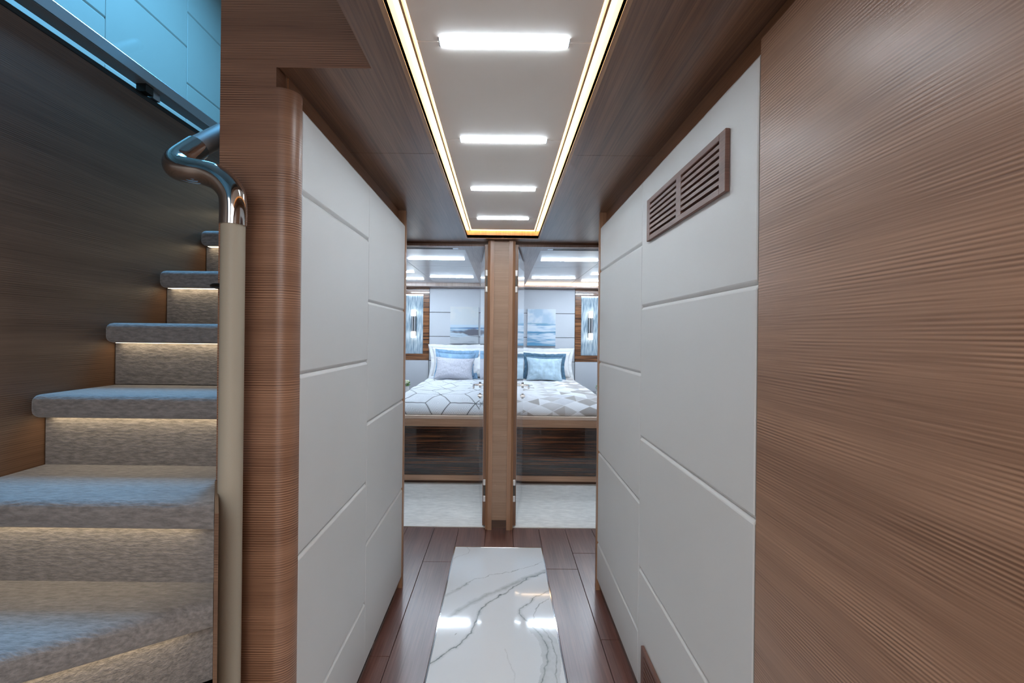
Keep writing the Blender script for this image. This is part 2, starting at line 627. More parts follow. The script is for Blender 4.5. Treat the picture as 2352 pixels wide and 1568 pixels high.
# the same veins carried on towards the foot of the corridor, out of frame
VE['G'] = [(-0.29, 0.9), (-0.15, 1.05), (0.02, 1.1), (0.12, 1.25), (0.27, 1.34)]
VE['H'] = [(-0.29, -0.2), (-0.1, 0.1), (0.1, 0.2), (0.27, 0.55)]


def seg_dist(px, py, line):
    best = np.full(px.shape, 9.0)
    for (ax, ay), (bx, by) in zip(line, line[1:]):
        dx, dy = bx - ax, by - ay
        t = np.clip(((px - ax) * dx + (py - ay) * dy) / (dx * dx + dy * dy + 1e-9), 0, 1)
        best = np.minimum(best, np.hypot(px - ax - t * dx, py - ay - t * dy))
    return best


def marble(y0, y1, step):
    nx, ny = int((MX1 - MX0) / step), int((y1 - y0) / step)
    xs, ys = np.meshgrid(np.linspace(MX0, MX1, nx), np.linspace(y0, y1, ny), indexing='ij')
    jx = xs + (fbm(xs * 28, ys * 28, 3) - 0.5) * 0.02
    jy = ys + (fbm(xs * 28, ys * 28, 9) - 0.5) * 0.03
    col = np.ones(xs.shape + (3,)) * np.array((0.76, 0.805, 0.85))  # stone base tinted blue to carry the cool light falling on it
    col *= (0.97 + 0.06 * fbm(xs * 5, ys * 5, 20))[..., None]
    soft = np.array((0.50, 0.55, 0.58))
    hard = np.array((0.20, 0.24, 0.26))

    def mixc(w, c):
        nonlocal col
        w = np.clip(w, 0, 1)[..., None]
        col = col * (1 - w) + c * w
    grain = fbm(xs * 60, ys * 60, 30)
    for k, wd, st in (('A', 0.016, 0.75), ('B2', 0.010, 0.6), ('C', 0.012, 0.45), ('A2', 0.010, 0.45)):
        d = seg_dist(jx, jy, VE[k])
        mixc(np.clip(1.4 - d / wd, 0, 1) * st * (0.55 + 0.9 * grain), soft)
    # soft body between the two lines of the big right-hand vein
    dc, dc2 = seg_dist(jx, jy, VE['C']), seg_dist(jx, jy, VE['C2'])
    body = (dc + dc2 < 0.085) & (ys < 2.15)
    mixc(body * 0.55 * (0.6 + 0.7 * grain), soft)
    for k, wd, st in (('A2', 0.0026, 0.95), ('B', 0.0016, 0.65), ('C', 0.0024, 0.8), ('C2', 0.002, 0.7), ('D', 0.0014, 0.45), ('E', 0.0016, 0.25), ('F', 0.002, 0.7), ('A', 0.0015, 0.35), ('G', 0.002, 0.6), ('H', 0.002, 0.6)):
        d = seg_dist(jx, jy, VE[k])
        mixc(np.clip(1.5 - d / wd, 0, 1) * st * (0.45 + 1.0 * fbm(xs * 40, ys * 40, 44)), hard)
    P = np.stack([xs, ys, np.zeros_like(xs)], -1)
    return grid_mesh('marble_slab', P, col, 'marble', fl, False)


marble(1.35, MY1, 0.0032)
marble(-1.8, 1.3485, 0.012)
for x0, x1, y0, y1 in ((MX0 - TR, MX0, -1.8, MY1 + TR), (MX1, MX1 + TR, -1.8, MY1 + TR), (MX0, MX1, MY1, MY1 + TR)):
    box('steel_trim', 'chrome', fl, x0, x1, y0, y1, -0.01, 0.0012)

cf = struct('floor_carpet', label='pale woven carpet running under both cabins')
box('carpet_sheet', 'carpet', cf, -2.1, 2.1, 3.268, YB, -0.06, 0.004)


# ------------------------------------------------------------------ CORRIDOR WALLS
def wall_panel(parent, sx, y0, y1, z0, z1, xface, xback, name='wall_panel', mat='panel'):
    """padded panel: horizontal edges chamfered, vertical edges tight"""
    g, ch, cd, h = 0.0003, 0.0105, 0.0065, 0.0011
    f, bk = xface, xback
    prof = [(bk, z0 + g), (f + cd * sx, z0 + g), (f + 0.0015 * sx, z0 + ch * 0.7), (f, z0 + ch), (f, z1 - ch), (f + 0.0015 * sx, z1 - ch * 0.7), (f + cd * sx, z1 - g), (bk, z1 - g)]
    bm = bmesh.new()
    rows = []
    for yy, ins in ((y0 + h, 0.002), (y0 + h + 0.003, 0), (y1 - h - 0.003, 0), (y1 - h, 0.002)):
        rows.append([bm.verts.new((p[0] + (ins * sx if abs(p[0] - bk) > 1e-6 else 0), yy, p[1])) for p in prof])
    n = len(prof)
    for r0, r1 in zip(rows, rows[1:]):
        for i in range(n):
            bm.faces.new((r0[i], r1[i], r1[(i + 1) % n], r0[(i + 1) % n]))
    bm.faces.new(rows[0])
    bm.faces.new(rows[-1][::-1])
    bmesh.ops.recalc_face_normals(bm, faces=bm.faces[:])
    return link_bm(name, bm, mat, parent)


ZT = 1.975
wl = struct('wall_left', label='left corridor wall of cream padded panels with a rounded teak end')
# core of the wall and the recessed teak strip under the ceiling
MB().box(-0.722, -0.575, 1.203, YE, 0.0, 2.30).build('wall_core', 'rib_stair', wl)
box('shadow_strip', 'strip_teak', wl, -0.575, -0.571, 1.203, YE, ZT - 0.01, HC + 0.02)
YJ = 1.81
for z0, z1 in ((1.752, ZT), (1.270, 1.752), (0.787, 1.270), (0.312, 0.787), (0.056, 0.312)):
    wall_panel(wl, -1, 1.203, YJ, z0, z1, XL, -0.571)
for z0, z1 in ((1.509, ZT), (1.024, 1.509), (0.541, 1.024), (0.056, 0.541)):
    wall_panel(wl, -1, YJ, YE, z0, z1, XL, -0.571)
# rounded teak end of the wall, facing the camera
pts = [(-0.722, 1.203), (-0.722, 1.155), (-0.580, 1.155)]
for k in range(1, 13):
    a = -PI / 2 + (PI / 2) * k / 12
    pts.append((-0.580 + 0.047 * math.cos(a), 1.202 + 0.047 * math.sin(a)))
MB().prism(pts, 'z', 0.0, 2.004).build('rounded_end', 'rib', wl, smooth=True)
MB().box(-0.722, -0.580, 1.155, 1.203, 2.0045, HC + 0.021).box(-0.722, -0.30, 1.155, 1.203, HC + 0.0205, 4.30).box(-0.580, -0.339, 1.155, 1.157, HC, HC + 0.0206).build('teak_bulkhead', 'rib', wl)
box('end_trim', 'upright', wl, -0.722, XL + 0.004, YE, YE + 0.028, 0.0, HC)
box('toe_kick', 'dark_teak', wl, -0.571, -0.552, 1.205, YE, 0.0, 0.0555)
for y0, y1 in ((2.02, 2.37), (1.72, 1.97), (1.40, 1.67)):
    for z in (0.018, 0.036):
        box('kick_slot', 'slot', wl, -0.5525, -0.5505, y0, y1, z - 0.004, z + 0.004)

wr = struct('wall_right', label='right corridor wall of cream padded panels and a wide ribbed teak panel')
box('wall_core', 'rib_stair', wr, 0.575, 0.72, -1.8, YE, 0.0, 2.30)
box('shadow_strip', 'strip_teak', wr, 0.562, 0.575, -1.8, YE, ZT - 0.01, HC + 0.02)
YJ1, YJ2 = 0.948, 1.734
for z0, z1 in ((1.492, ZT), (1.0, 1.492), (0.505, 1.0), (0.056, 0.505)):
    wall_panel(wr, 1, YJ1, YJ2, z0, z1, XR, 0.5748)
for z0, z1 in ((1.733, ZT), (1.240, 1.733), (0.752, 1.240), (0.262, 0.752), (0.056, 0.262)):
    wall_panel(wr, 1, YJ2, YE, z0, z1, XR, 0.5748)
MB().box(XR - 0.001, 0.575, -1.8, YJ1 - 0.005, 0.056, 2.0, 0.0025, 1).build('teak_panel', 'rib_side', wr)
box('gap_strip', 'slot', wr, 0.552, 0.5748, YJ1 - 0.005, YJ1 - 0.0005, 0.056, ZT)
box('end_trim', 'upright', wr, XR - 0.004, 0.72, YE, YE + 0.028, 0.0, HC)
box('toe_kick', 'dark_teak', wr, 0.548, 0.575, -1.8, YE, 0.0, 0.0555)

# lobby side walls beyond the corridor, and the shell behind the camera
lo = struct('wall_lobby', label='teak side walls of the lobby in front of the cabins')
box('teak_panel', 'rib', lo, -1.25, -1.22, YE + 0.028, YD, 0.0, HC)
box('teak_panel', 'rib', lo, 1.22, 1.25, YE + 0.028, YD, 0.0, HC)
box('teak_panel', 'rib', lo, -1.22, -0.722, YE + 0.002, YE + 0.028, 0.0, HC)
box('teak_panel', 'rib', lo, 0.72, 1.22, YE + 0.002, YE + 0.028, 0.0, HC)
bw = struct('wall_back', label='teak wall behind the camera')
box('teak_panel', 'rib', bw, XS, 0.72, -1.83, -1.80, 0.0, 2.30)

# ------------------------------------------------------------------ CEILING
ce = struct('ceiling', label='teak corridor ceiling with a lit leather tray along the middle')
TX0, TX1, TY1 = -0.247, 0.243, 3.156
g = 0.001
ZC2 = HC + 0.02
YS = 1.695
MB().prism([(-0.372, -1.8), (TX0, -1.8), (TX0, YS - g), (-0.574, YS - g), (-0.574, 1.1575), (-0.339, 1.1575), (-0.339, 1.154)], 'z', HC, ZC2).build('ceiling_panel', 'ceil', ce)
MB().prism([(TX1, -1.8), (0.5745, -1.8), (0.5745, YS - g), (TX1, YS - g)], 'z', HC, ZC2).build('ceiling_panel', 'ceil', ce)
MB().prism([(-0.574, YS + g), (TX0, YS + g), (TX0, TY1), (0, TY1), (0, 3.30), (-1.22, 3.30), (-1.22, YE + 0.03), (-0.574, YE + 0.03)], 'z', HC, ZC2).build('ceiling_panel', 'ceil', ce)
MB().prism([(TX1, YS + g), (0.5745, YS + g), (0.5745, YE + 0.03), (1.22, YE + 0.03), (1.22, 3.30), (0.0005, 3.30), (0.0005, TY1), (TX1, TY1)], 'z', HC, ZC2).build('ceiling_panel', 'ceil', ce)
ZTRAY = EYE + 0.72
# rim faces of the tray, warm strip in the gap, inner bead, floating leather panel
MB().box(TX0 - 0.012, TX0, -1.8, TY1, HC - 0.0015, ZTRAY + 0.03).build('tray_rim', 'rim', ce)
MB().box(TX1, TX1 + 0.012, -1.8, TY1, HC - 0.0015, ZTRAY + 0.03).build('tray_rim', 'rim', ce)
MB().box(TX0 - 0.012, TX1 + 0.012, TY1, TY1 + 0.012, HC - 0.0015, ZTRAY + 0.03).build('tray_rim', 'rim', ce)
for x0, x1 in ((TX0 + 0.001, TX0 + 0.018), (TX1 - 0.018, TX1 - 0.001)):
    box('glow_strip', 'cove', ce, x0, x1, -1.8, TY1 - 0.001, ZTRAY + 0.006, ZTRAY + 0.011)
box('glow_strip', 'cove', ce, TX0 + 0.019, TX1 - 0.019, TY1 - 0.026, TY1 - 0.001, ZTRAY + 0.006, ZTRAY + 0.011)
for x0, x1 in ((TX0 + 0.019, TX0 + 0.0245), (TX1 - 0.0245, TX1 - 0.019)):
    box('tray_bead', 'rim', ce, x0, x1, -1.8, TY1 - 0.05, ZTRAY - 0.011, ZTRAY + 0.012)
for x0, x1 in ((TX0 + 0.0255, TX0 + 0.0285), (TX1 - 0.0285, TX1 - 0.0255)):  # glowing slivers added to imitate the lit edges of the tray panel
    box('glow_strip', 'cove', ce, x0, x1, -1.8, TY1 - 0.05, ZTRAY + 0.004, ZTRAY + 0.008)
PX0, PX1 = TX0 + 0.030, TX1 - 0.030
LY = [1.118 + 0.5605 * k for k in range(4)]
edges = [-1.8, LY[0] - 1.121, LY[0] - 0.5605] + LY + [TY1 - 0.05]
for a, bb in zip(edges, edges[1:]):
    box('tray_panel', 'tray', ce, PX0, PX1, a + 0.0008, bb - 0.0008, ZTRAY, ZTRAY + 0.012, 0.0015, 1)
box('tray_back', 'dark_teak', ce, TX0 - 0.012, TX1 + 0.012, -1.8, TY1 + 0.012, ZTRAY + 0.03, ZTRAY + 0.04)

# corridor light bars
ORD = ['nearest and largest of the four along the corridor tray', 'second from the camera along the corridor tray', 'third from the camera along the corridor tray', 'farthest and thinnest along the corridor tray']
for k, y in enumerate(LY):
    t = thing('ceiling_light', 'white linear ceiling light bar, ' + ORD[k], 'light', (-0.002, y, ZTRAY - 0.004), 'light bars in the corridor ceiling tray')
    box('diffuser', 'bar_hall', t, -0.160, 0.156, y - 0.0145, y + 0.0145, ZTRAY - 0.0045, ZTRAY - 0.0002, 0.002, 1)
    box('end_cap', 'satin', t, -0.163, -0.160, y - 0.016, y + 0.016, ZTRAY - 0.003, ZTRAY - 0.0002)
    box('end_cap', 'satin', t, 0.156, 0.159, y - 0.016, y + 0.016, ZTRAY - 0.003, ZTRAY - 0.0002)


# ------------------------------------------------------------------ WALL VENTS (right wall)
def vent(y0, y1, z0, z1, label):
    t = thing('wall_vent', label, 'vent', (XR, (y0 + y1) / 2, z0), 'walnut air grilles on the right wall')
    xf, xb = XR - 0.012, XR - 0.0005
    ym = (y0 + y1) / 2 - 0.005
    side, bar = 0.032, 0.010
    f = MB()
    f.box(xf, xb, y0, y0 + side, z0, z1, 0.0015, 1).box(xf, xb, y1 - side, y1, z0, z1, 0.0015, 1)
    f.box(xf, xb, y0 + side - 0.001, y1 - side + 0.001, z0, z0 + 0.018, 0.0015, 1).box(xf, xb, y0 + side - 0.001, y1 - side + 0.001, z1 - 0.018, z1, 0.0015, 1)
    f.box(xf, xb, ym - 0.018, ym + 0.018, z0 + 0.017, z1 - 0.017)
    f.build('frame', 'grille', t)
    box('backing', 'dark', t, xb - 0.001, xb, y0 + 0.01, y1 - 0.01, z0 + 0.01, z1 - 0.01)
    n = 7
    zz0, zz1 = z0 + 0.018, z1 - 0.018
    sl = (zz1 - zz0) / (n + 1.3 * (n - 1))
    for a, bb in ((y0 + side, ym - 0.018), (ym + 0.018, y1 - side)):
        for k in range(n - 1):
            zc = zz0 + sl * (1 + 0.65 + 2.3 * k)
            box('slat', 'grille', t, xf + 0.0005, xb - 0.001, a - 0.0005, bb + 0.0005, zc - sl * 0.65, zc + sl * 0.65)
    return t


vent(1.065, 1.643, 1.723, 1.872, 'walnut slotted air grille high on the cream right wall')
vent(1.08, 1.658, 0.108, 0.257, 'walnut slotted air grille low on the right wall near the floor')

# ------------------------------------------------------------------ STAIRWELL
sw = struct('wall_stair', label='dark ribbed teak wall beside the carpeted stairs')
ws = MB()
ws.prism([(-1.8, 0.0), (3.2, 0.0), (3.2, 2.205), (-1.8, 2.205)], 'x', XS - 0.05, XS)
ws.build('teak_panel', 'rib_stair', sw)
box('wall_cap', 'black_metal', sw, XS - 0.052, XS + 0.003, -1.8, 3.2, 2.2055, 2.2222, 0.002, 1)
box('teak_panel', 'rib_stair', sw, -0.722, -0.70, 2.505, 3.2, 0.0, 2.2)

RISE, RUN = 0.201, 0.2283
st = thing('staircase', 'grey carpeted stairs with floating lit treads rising beside the teak wall', 'stairs', (-1.0, 1.2, 0))
XA, XB = XS + 0.004, -0.7235
Y6 = 1.225
for k in range(6, 12):
    y = Y6 + (k - 6) * RUN
    z = k * RISE
    yb = y + RUN + 0.05 if k < 11 else y + 0.30
    t = MB()
    t.box(XA, XB, y, yb, z - 0.064, z, 0.020, 4)
    tb = t.build('tread', 'stair_carpet', st, smooth=True)
    box('riser', 'stair_carpet', st, XA, XB, y + 0.05, y + 0.075, z - RISE, z - 0.0645)
    box('glow_strip', 'step_led', st, XA + 0.02, XB - 0.01, y + 0.026, y + 0.048, z - 0.0650, z - 0.0643)
# fifth tread and the winders, which turn round the foot of the newel against a closed stringer
def sight(y):
    return -0.6277 * y


MB().prism([(sight(1.152), 1.152), (sight(0.945), 0.945), (sight(0.945) + 0.009, 0.945), (sight(1.152) + 0.009, 1.152)], 'z', 0.0, 5 * RISE - 0.001).build('stringer', 'rib_stair', st)


def step(k, poly, a, b, lead=True):
    """tread of outline poly; a-b is its nosing line, newel end first"""
    z = k * RISE
    bm = bmesh.new()
    lo_ = [bm.verts.new((p[0], p[1], z - 0.064)) for p in poly]
    hi_ = [bm.verts.new((p[0], p[1], z)) for p in poly]
    n = len(poly)
    bm.faces.new(lo_[::-1])
    bm.faces.new(hi_)
    for i in range(n):
        bm.faces.new((lo_[i], lo_[(i + 1) % n], hi_[(i + 1) % n], hi_[i]))
    bmesh.ops.recalc_face_normals(bm, faces=bm.faces[:])
    a_, b_ = Vector(poly[0]), Vector(poly[1])
    nose = [e for e in bm.edges if all(min((Vector(v.co[:2]) - a_).length, (Vector(v.co[:2]) - b_).length) < 1e-4 for v in e.verts) and abs(e.verts[0].co.z - e.verts[1].co.z) < 1e-4]
    bmesh.ops.bevel(bm, geom=nose, offset=0.022, segments=4, affect='EDGES', profile=0.5)
    link_bm('tread', bm, 'stair_carpet', st, True)
    a, b = Vector(a), Vector(b)
    d = (b - a).normalized()
    nrm = Vector((d.y, -d.x))          # towards the back of the tread
    if nrm.y < 0:
        nrm = -nrm

    def strip(name, mat, o0, o1, za, zb, e0, e1):
        pa, pb = a + d * e0, b - d * e1
        def start(o):
            if name != 'riser':
                return pa + nrm * o
            c = a + nrm * o
            t = (-0.6277 * c.y - c.x - 0.0005) / (d.x + 0.6277 * d.y)
            return c + d * t
        q = [start(o0), pb + nrm * o0, pb + nrm * o1, start(o1)]
        MB().prism([(p.x, p.y) for p in q], 'z', za, zb).build(name, mat, st)
    kx = abs(d.y) * 0.09
    strip('riser', 'stair_carpet', 0.05, 0.075, z - RISE, z - 0.0645, -0.005 + abs(nrm.x) * 0.03, kx)
    strip('glow_strip', 'step_led', 0.026, 0.048, z - 0.0650, z - 0.0643, 0.03, 0.03 + kx)


y5 = Y6 - RUN
step(5, [(sight(y5) - 0.001, y5), (XA, y5), (XA, y5 + RUN + 0.05), (XB, y5 + RUN + 0.05), (XB, 1.153)], (sight(y5 + 0.06) - 0.002, y5), (XA, y5))
step(4, [(sight(0.975) - 0.001, 0.975), (XA, 0.531), (XA, 1.06), (sight(1.06) - 0.001, 1.06)], (sight(0.975) - 0.02, 0.965), (XA, 0.531))
step(3, [(sight(0.955) - 0.003, 0.955), (-0.952, 0.178), (XA, 0.178), (XA, 0.60), (sight(1.0) - 0.001, 1.0)], (sight(0.955) - 0.02, 0.94), (-0.952, 0.178))
step(2, [(sight(0.945) + 0.006, 0.943), (-0.49, 0.165), (-0.95, 0.165), (sight(0.98) - 0.002, 0.98)], (sight(0.945) + 0.004, 0.925), (-0.49, 0.165))

# stair handrail: leather-wrapped newel, polished swan-neck, leather rail going up
hr = thing('stair_handrail', 'leather-wrapped newel post with polished steel swan-neck handrail beside the stairs', 'handrail', (-0.637, 1.08, 0))
PX_ = -0.641
MB().tube([(PX_, 1.08, 0.0), (PX_, 1.08, 1.634)], 0.0262, 32).build('post', 'post_leather', hr, smooth=True)
ctrl = [(PX_, 1.08, 1.634), (PX_, 1.08, 1.685), (-0.648, 1.08, 1.715), (-0.672, 1.08, 1.742), (-0.706, 1.08, 1.757), (-0.742, 1.078, 1.762), (-0.772, 1.08, 1.770), (-0.786, 1.095, 1.790), (-0.783, 1.122, 1.818), (-0.776, 1.15, 1.846)]


def smooth_path(P, n=6):
    P = [Vector(p) for p in P]
    out = []
    for i in range(len(P) - 1):
        p0, p1, p2, p3 = P[max(i - 1, 0)], P[i], P[i + 1], P[min(i + 2, len(P) - 1)]
        for k in range(n):
            t = k / n
            out.append(0.5 * ((2 * p1) + (p2 - p0) * t + (2 * p0 - 5 * p1 + 4 * p2 - p3) * t * t + (3 * p1 - p0 - 3 * p2 + p3) * t ** 3))
    out.append(P[-1])
    return out


MB().tube(smooth_path(ctrl), 0.0295, 28).build('swan_neck', 'chrome', hr, smooth=True)
MB().tube([(-0.776, 1.15, 1.846), (-0.763, 1.24, 1.922), (-0.763, 2.2, 2.768)], 0.0268, 24).build('rail', 'rail_shade', hr, smooth=True)
MB().tube([(PX_ - 0.020, 1.085, 1.492), (-0.690, 1.088, 1.492), (-0.700, 1.098, 1.492), (-0.704, 1.115, 1.492), (-0.704, 1.156, 1.492)], 0.0055, 12).build('bracket', 'black_metal', hr, smooth=True)

# saloon above: deck edge, panelled wall, ceiling
up = struct('wall_saloon', label='pale panelled saloon wall seen above the stairwell in blue daylight')
XU = -2.19
box('wall_core', 'shell', up, XU - 0.08, XU - 0.012, -1.8, 5.2, 2.1, 4.4)
ycol = [1.209 + 0.642 * k for k in range(-4, 7)]
for i, (a, bb) in enumerate(zip(ycol, ycol[1:])):
    off = 0.0 if i % 2 == 1 else 0.245
    zs = [2.12] + [z for z in [2.117 + off + 0.4885 * k for k in range(0, 6)] if 2.2 < z < 4.3] + [4.4]
    for z0, z1 in zip(zs, zs[1:]):
        wall_panel(up, -1, a, bb, z0, z1, XU, XU - 0.012, mat='saloon_panel')
ud = struct('floor_saloon')
box('deck', 'saloon_deck', ud, XU - 0.01, XS - 0.053, -1.8, 5.2, 2.10, 2.20)
box('deck', 'saloon_deck', ud, -0.338, 2.2, -1.8, 1.154, 2.16, 2.20)
box('deck', 'saloon_deck', ud, -0.57, 2.2, 1.204, 3.2, 2.16, 2.20)
box('deck', 'saloon_deck', ud, XS - 0.05, 2.2, 3.205, 5.2, 2.13, 2.20)
us = struct('ceiling_saloon')
box('ceiling_panel', 'shell', us, XU - 0.08, 2.2, -1.83, 5.3, 4.40, 4.45)
ub = struct('wall_saloon_ends')
box('wall_core', 'shell', ub, XU - 0.08, 2.2, 5.2, 5.28, 2.2, 4.4)
box('wall_core', 'shell', ub, XU - 0.08, 2.2, -1.91, -1.83, 2.1, 4.4)

# balustrade on top of the stairwell wall
bl = thing('stair_balustrade', 'low steel balustrade with clear glass on top of the stairwell wall', 'balustrade', (XS, 1.7, 2.222))
box('rail', 'satin', bl, XS - 0.018, XS + 0.030, -1.6, 3.15, 2.2515, 2.294, 0.003, 2)
box('underside_reflection', 'rail_shade', bl, XS - 0.018, XS + 0.029, -1.6, 3.15, 2.2500, 2.2514)  # dark sheet standing in for the wood reflected in the rail's underside
for y in (-0.9, 0.35, 1.63, 2.9):
    box('foot', 'black_metal', bl, XS - 0.012, XS + 0.022, y - 0.035, y - 0.0, 2.2225, 2.2500)
    box('foot', 'satin', bl, XS - 0.006, XS + 0.012, y + 0.012, y + 0.045, 2.2225, 2.2500)
box('glass_pane', 'glass', bl, XS - 0.001, XS + 0.009, -1.6, 3.15, 2.294, 3.15)

# ------------------------------------------------------------------ DIVIDER POST AND DOORS
PC = -0.008
dv = struct('wall_divider', label='slim teak post between the two cabin doors')
box('wall_core', 'cabin_panel', dv, PC - 0.085, PC + 0.085, 3.305, YB, 0.0, 2.02)
box('middle_panel', 'rib_post', dv, PC - 0.056, PC + 0.056, 3.238, 3.305, 0.066, 2.05)
box('kick', 'dark_teak', dv, PC - 0.056, PC + 0.056, 3.262, 3.305, 0.0, 0.0655)
for s in (-1, 1):
    a, b_ = PC + s * 0.052, PC + s * 0.098
    MB().prism([(a, 3.305), (a, 3.224), (a + s * 0.028, 3.224), (b_, 3.236), (b_, 3.305)] if s > 0 else [(a, 3.305), (b_, 3.305), (b_, 3.236), (a + s * 0.028, 3.224), (a, 3.224)], 'z', 0.0, HC - 0.002).build('pilaster', 'upright', dv)
    box('jamb', 'jamb_teak', dv, b_ + s * 0.0005, b_ + s * 0.021, 3.258, 3.33, 0.02, 2.03)

hd = struct('trim_1', label='thin teak header over the cabin doors')
box('header', 'dark_teak', hd, -1.25, 1.25, 3.301, 3.32, 2.043, HC + 0.02)


def door(s, n, lab):
    d = struct('door_%d' % n, label=lab)
    hx = PC + s * 0.122
    fx, fy = s * 0.192, 4.035
    v = Vector((fx - hx, fy - 3.30))
    L = v.length
    u = v.normalized()
    w = Vector((u.y, -u.x))
    if w.x * s < 0:
        w = -w          # outward, away from the post
    p0 = Vector((hx, 3.30))

    def P(al, out):
        q = p0 + u * al + w * out
        return (q.x, q.y)
    T = 0.036
    bm = MB().prism([P(0, 0), P(L, 0), P(L, -T), P(0, -T)], 'z', 0.016, 2.006)
    bmesh.ops.bevel(bm.bm, geom=bm.bm.edges[:], offset=0.0025, segments=2, affect='EDGES')
    leaf = bm.build('door_leaf', 'leaf_gloss', d)
    for zc in (1.767, 0.271):
        hg = MB()
        for dz in (-0.058, 0.058):
            hg.box(hx - s * 0.006, hx - s * 0.026, 3.247, 3.2575, zc + dz - 0.022, zc + dz + 0.022, 0.004, 2)
        h = hg.build('hinge', 'hinge', d)
        MB().box(hx - s * 0.008, hx - s * 0.022, 3.2485, 3.257, zc - 0.034, zc + 0.034).build('knuckle', 'black_metal', h)
    # lever handle and lock on the free edge
    zc = 0.948
    al = L - 0.065
    hm = MB()

    def P3(al_, out, z):
        q = P(al_, out)
        return (q[0], q[1], z)
    hm.tube([P3(al, 0.0, zc), P3(al, 0.010, zc)], 0.025, 20)
    hm.tube([P3(al, 0.008, zc), P3(al, 0.048, zc), P3(al - 0.008, 0.056, zc - 0.001), P3(al - 0.03, 0.058, zc - 0.005), P3(al - 0.115, 0.058, zc - 0.012)], 0.0085, 14)
    hm.build('handle', 'chrome', d, smooth=True)
    MB().tube([P3(al, 0.0, zc - 0.095), P3(al, 0.009, zc - 0.095)], 0.023, 20).tube([P3(al, 0.009, zc - 0.095), P3(al, 0.020, zc - 0.095)], 0.011, 14).build('lock', 'chrome', d, smooth=True)
    return d


door(-1, 1, 'open glossy pale door of the left cabin, seen nearly edge-on')
door(1, 2, 'open glossy pale door of the right cabin, seen nearly edge-on')

# ------------------------------------------------------------------ CABINS
ZS, ZCT = 2.028, 2.074     # soffit and tray levels


def pillow_mesh(w, h, t, seed, pinch=0.10, nx=41, nz=31, crease=0.012):
    u, v = np.meshgrid(np.linspace(-1, 1, nx), np.linspace(-1, 1, nz), indexing='ij')
    X = 0.5 * w * u * (1 - pinch * (1 - v * v) * np.abs(u) ** 2)
    Z = 0.5 * h * v * (1 - pinch * (1 - u * u) * np.abs(v) ** 2)
    th = 0.5 * t * (np.clip(1 - np.abs(u) ** 2.6, 0, 1) * np.clip(1 - np.abs(v) ** 2.6, 0, 1)) ** 0.55
    sag = (1 - 0.12 * (v + 1) / 2)
    nz_ = (fbm(u * 3 + 9, v * 3, seed, 3) - 0.5) * crease * 2 * np.minimum(1, th / (0.2 * t))
    # radiating puckers at the four corners
    ang = np.arctan2(np.abs(v), np.abs(u))
    rc = np.hypot(1 - np.abs(u), 1 - np.abs(v))
    nz_ += 0.006 * np.sin(ang * 40) * np.exp(-(rc / 0.45) ** 2) * np.minimum(1, th / (0.15 * t))
    F = np.stack([X, -(th * sag + nz_), Z + h / 2], -1)
    Bk = np.stack([X, th * sag * 0.8, Z + h / 2], -1)
    return F, Bk


def pillow(name, label, cat, w, h, t, mat, loc, lean, yaw=0.0, flange=0.0, fmat=None, seed=0, group=None, roll=0.0, piping=False):
    root = thing(name, label, cat, loc, group)
    F, Bk = pillow_mesh(w, h, t, seed)
    nx, nz = F.shape[:2]
    idx = np.arange(nx * nz).reshape(nx, nz)
    V = F.reshape(-1, 3).tolist()
    faces = []
    border = np.zeros((nx, nz), bool)
    border[0, :] = border[-1, :] = border[:, 0] = border[:, -1] = True
    bidx = idx.copy()
    for i in range(nx):
        for j in range(nz):
            if not border[i, j]:
                bidx[i, j] = len(V)
                V.append(Bk[i, j].tolist())
    for i in range(nx - 1):
        for j in range(nz - 1):
            faces.append((idx[i, j], idx[i + 1, j], idx[i + 1, j + 1], idx[i, j + 1]))
            faces.append((bidx[i, j], bidx[i, j + 1], bidx[i + 1, j + 1], bidx[i + 1, j]))
    me = bpy.data.meshes.new('cushion')
    me.from_pydata(V, [], [tuple(int(q) for q in f) for f in faces])
    me.materials.append(M[mat])
    me.polygons.foreach_set('use_smooth', [True] * len(me.polygons))
    o = bpy.data.objects.new('cushion', me)
    C.objects.link(o)
    o.parent = root
    ring = [F[i, 0] for i in range(nx)] + [F[-1, j] for j in range(1, nz)] + [F[i, -1] for i in range(nx - 2, -1, -1)] + [F[0, j] for j in range(nz - 2, 0, -1)]
    ring = np.array(ring)
    if flange:
        n = len(ring)
        cen = np.array((0, 0, h / 2))
        rows = []
        for q, fr in enumerate((-0.15, 0.35, 0.7, 1.0)):
            row = []
            for k in range(n):
                p = ring[k]
                d = p - cen
                d = d / np.array((w / 2, 1, h / 2))
                mx_ = max(abs(d[0]), abs(d[2]), 1e-6)
                dirv = np.array((np.sign(d[0]) * (abs(d[0]) / mx_) ** 6, 0, np.sign(d[2]) * (abs(d[2]) / mx_) ** 6))
                s = k / n * 2 * PI
                wave = math.sin(s * 17 + seed) * 0.6 + math.sin(s * 29 + 2 * seed) * 0.4
                r = flange * fr * (1 + 0.05 * wave)
                row.append(p + dirv * r + np.array((0, wave * 0.008 * max(fr, 0), 0.0025 * wave * max(fr, 0))))
            rows.append(row + [row[0]])
        Pm = np.array(rows)
        fo = grid_mesh('flange', Pm, None, fmat or mat, None)
        fo.parent = root
        md = fo.modifiers.new('thick', 'SOLIDIFY')
        md.thickness = 0.005
    if piping:
        mb = MB()
        mb.tube([tuple(p) for p in ring] + [tuple(ring[0])], 0.0035, 8, cap=False)
        po = mb.build('piping', mat, None, True)
        po.parent = root
    root.rotation_euler = (-lean, roll, yaw)
    return root


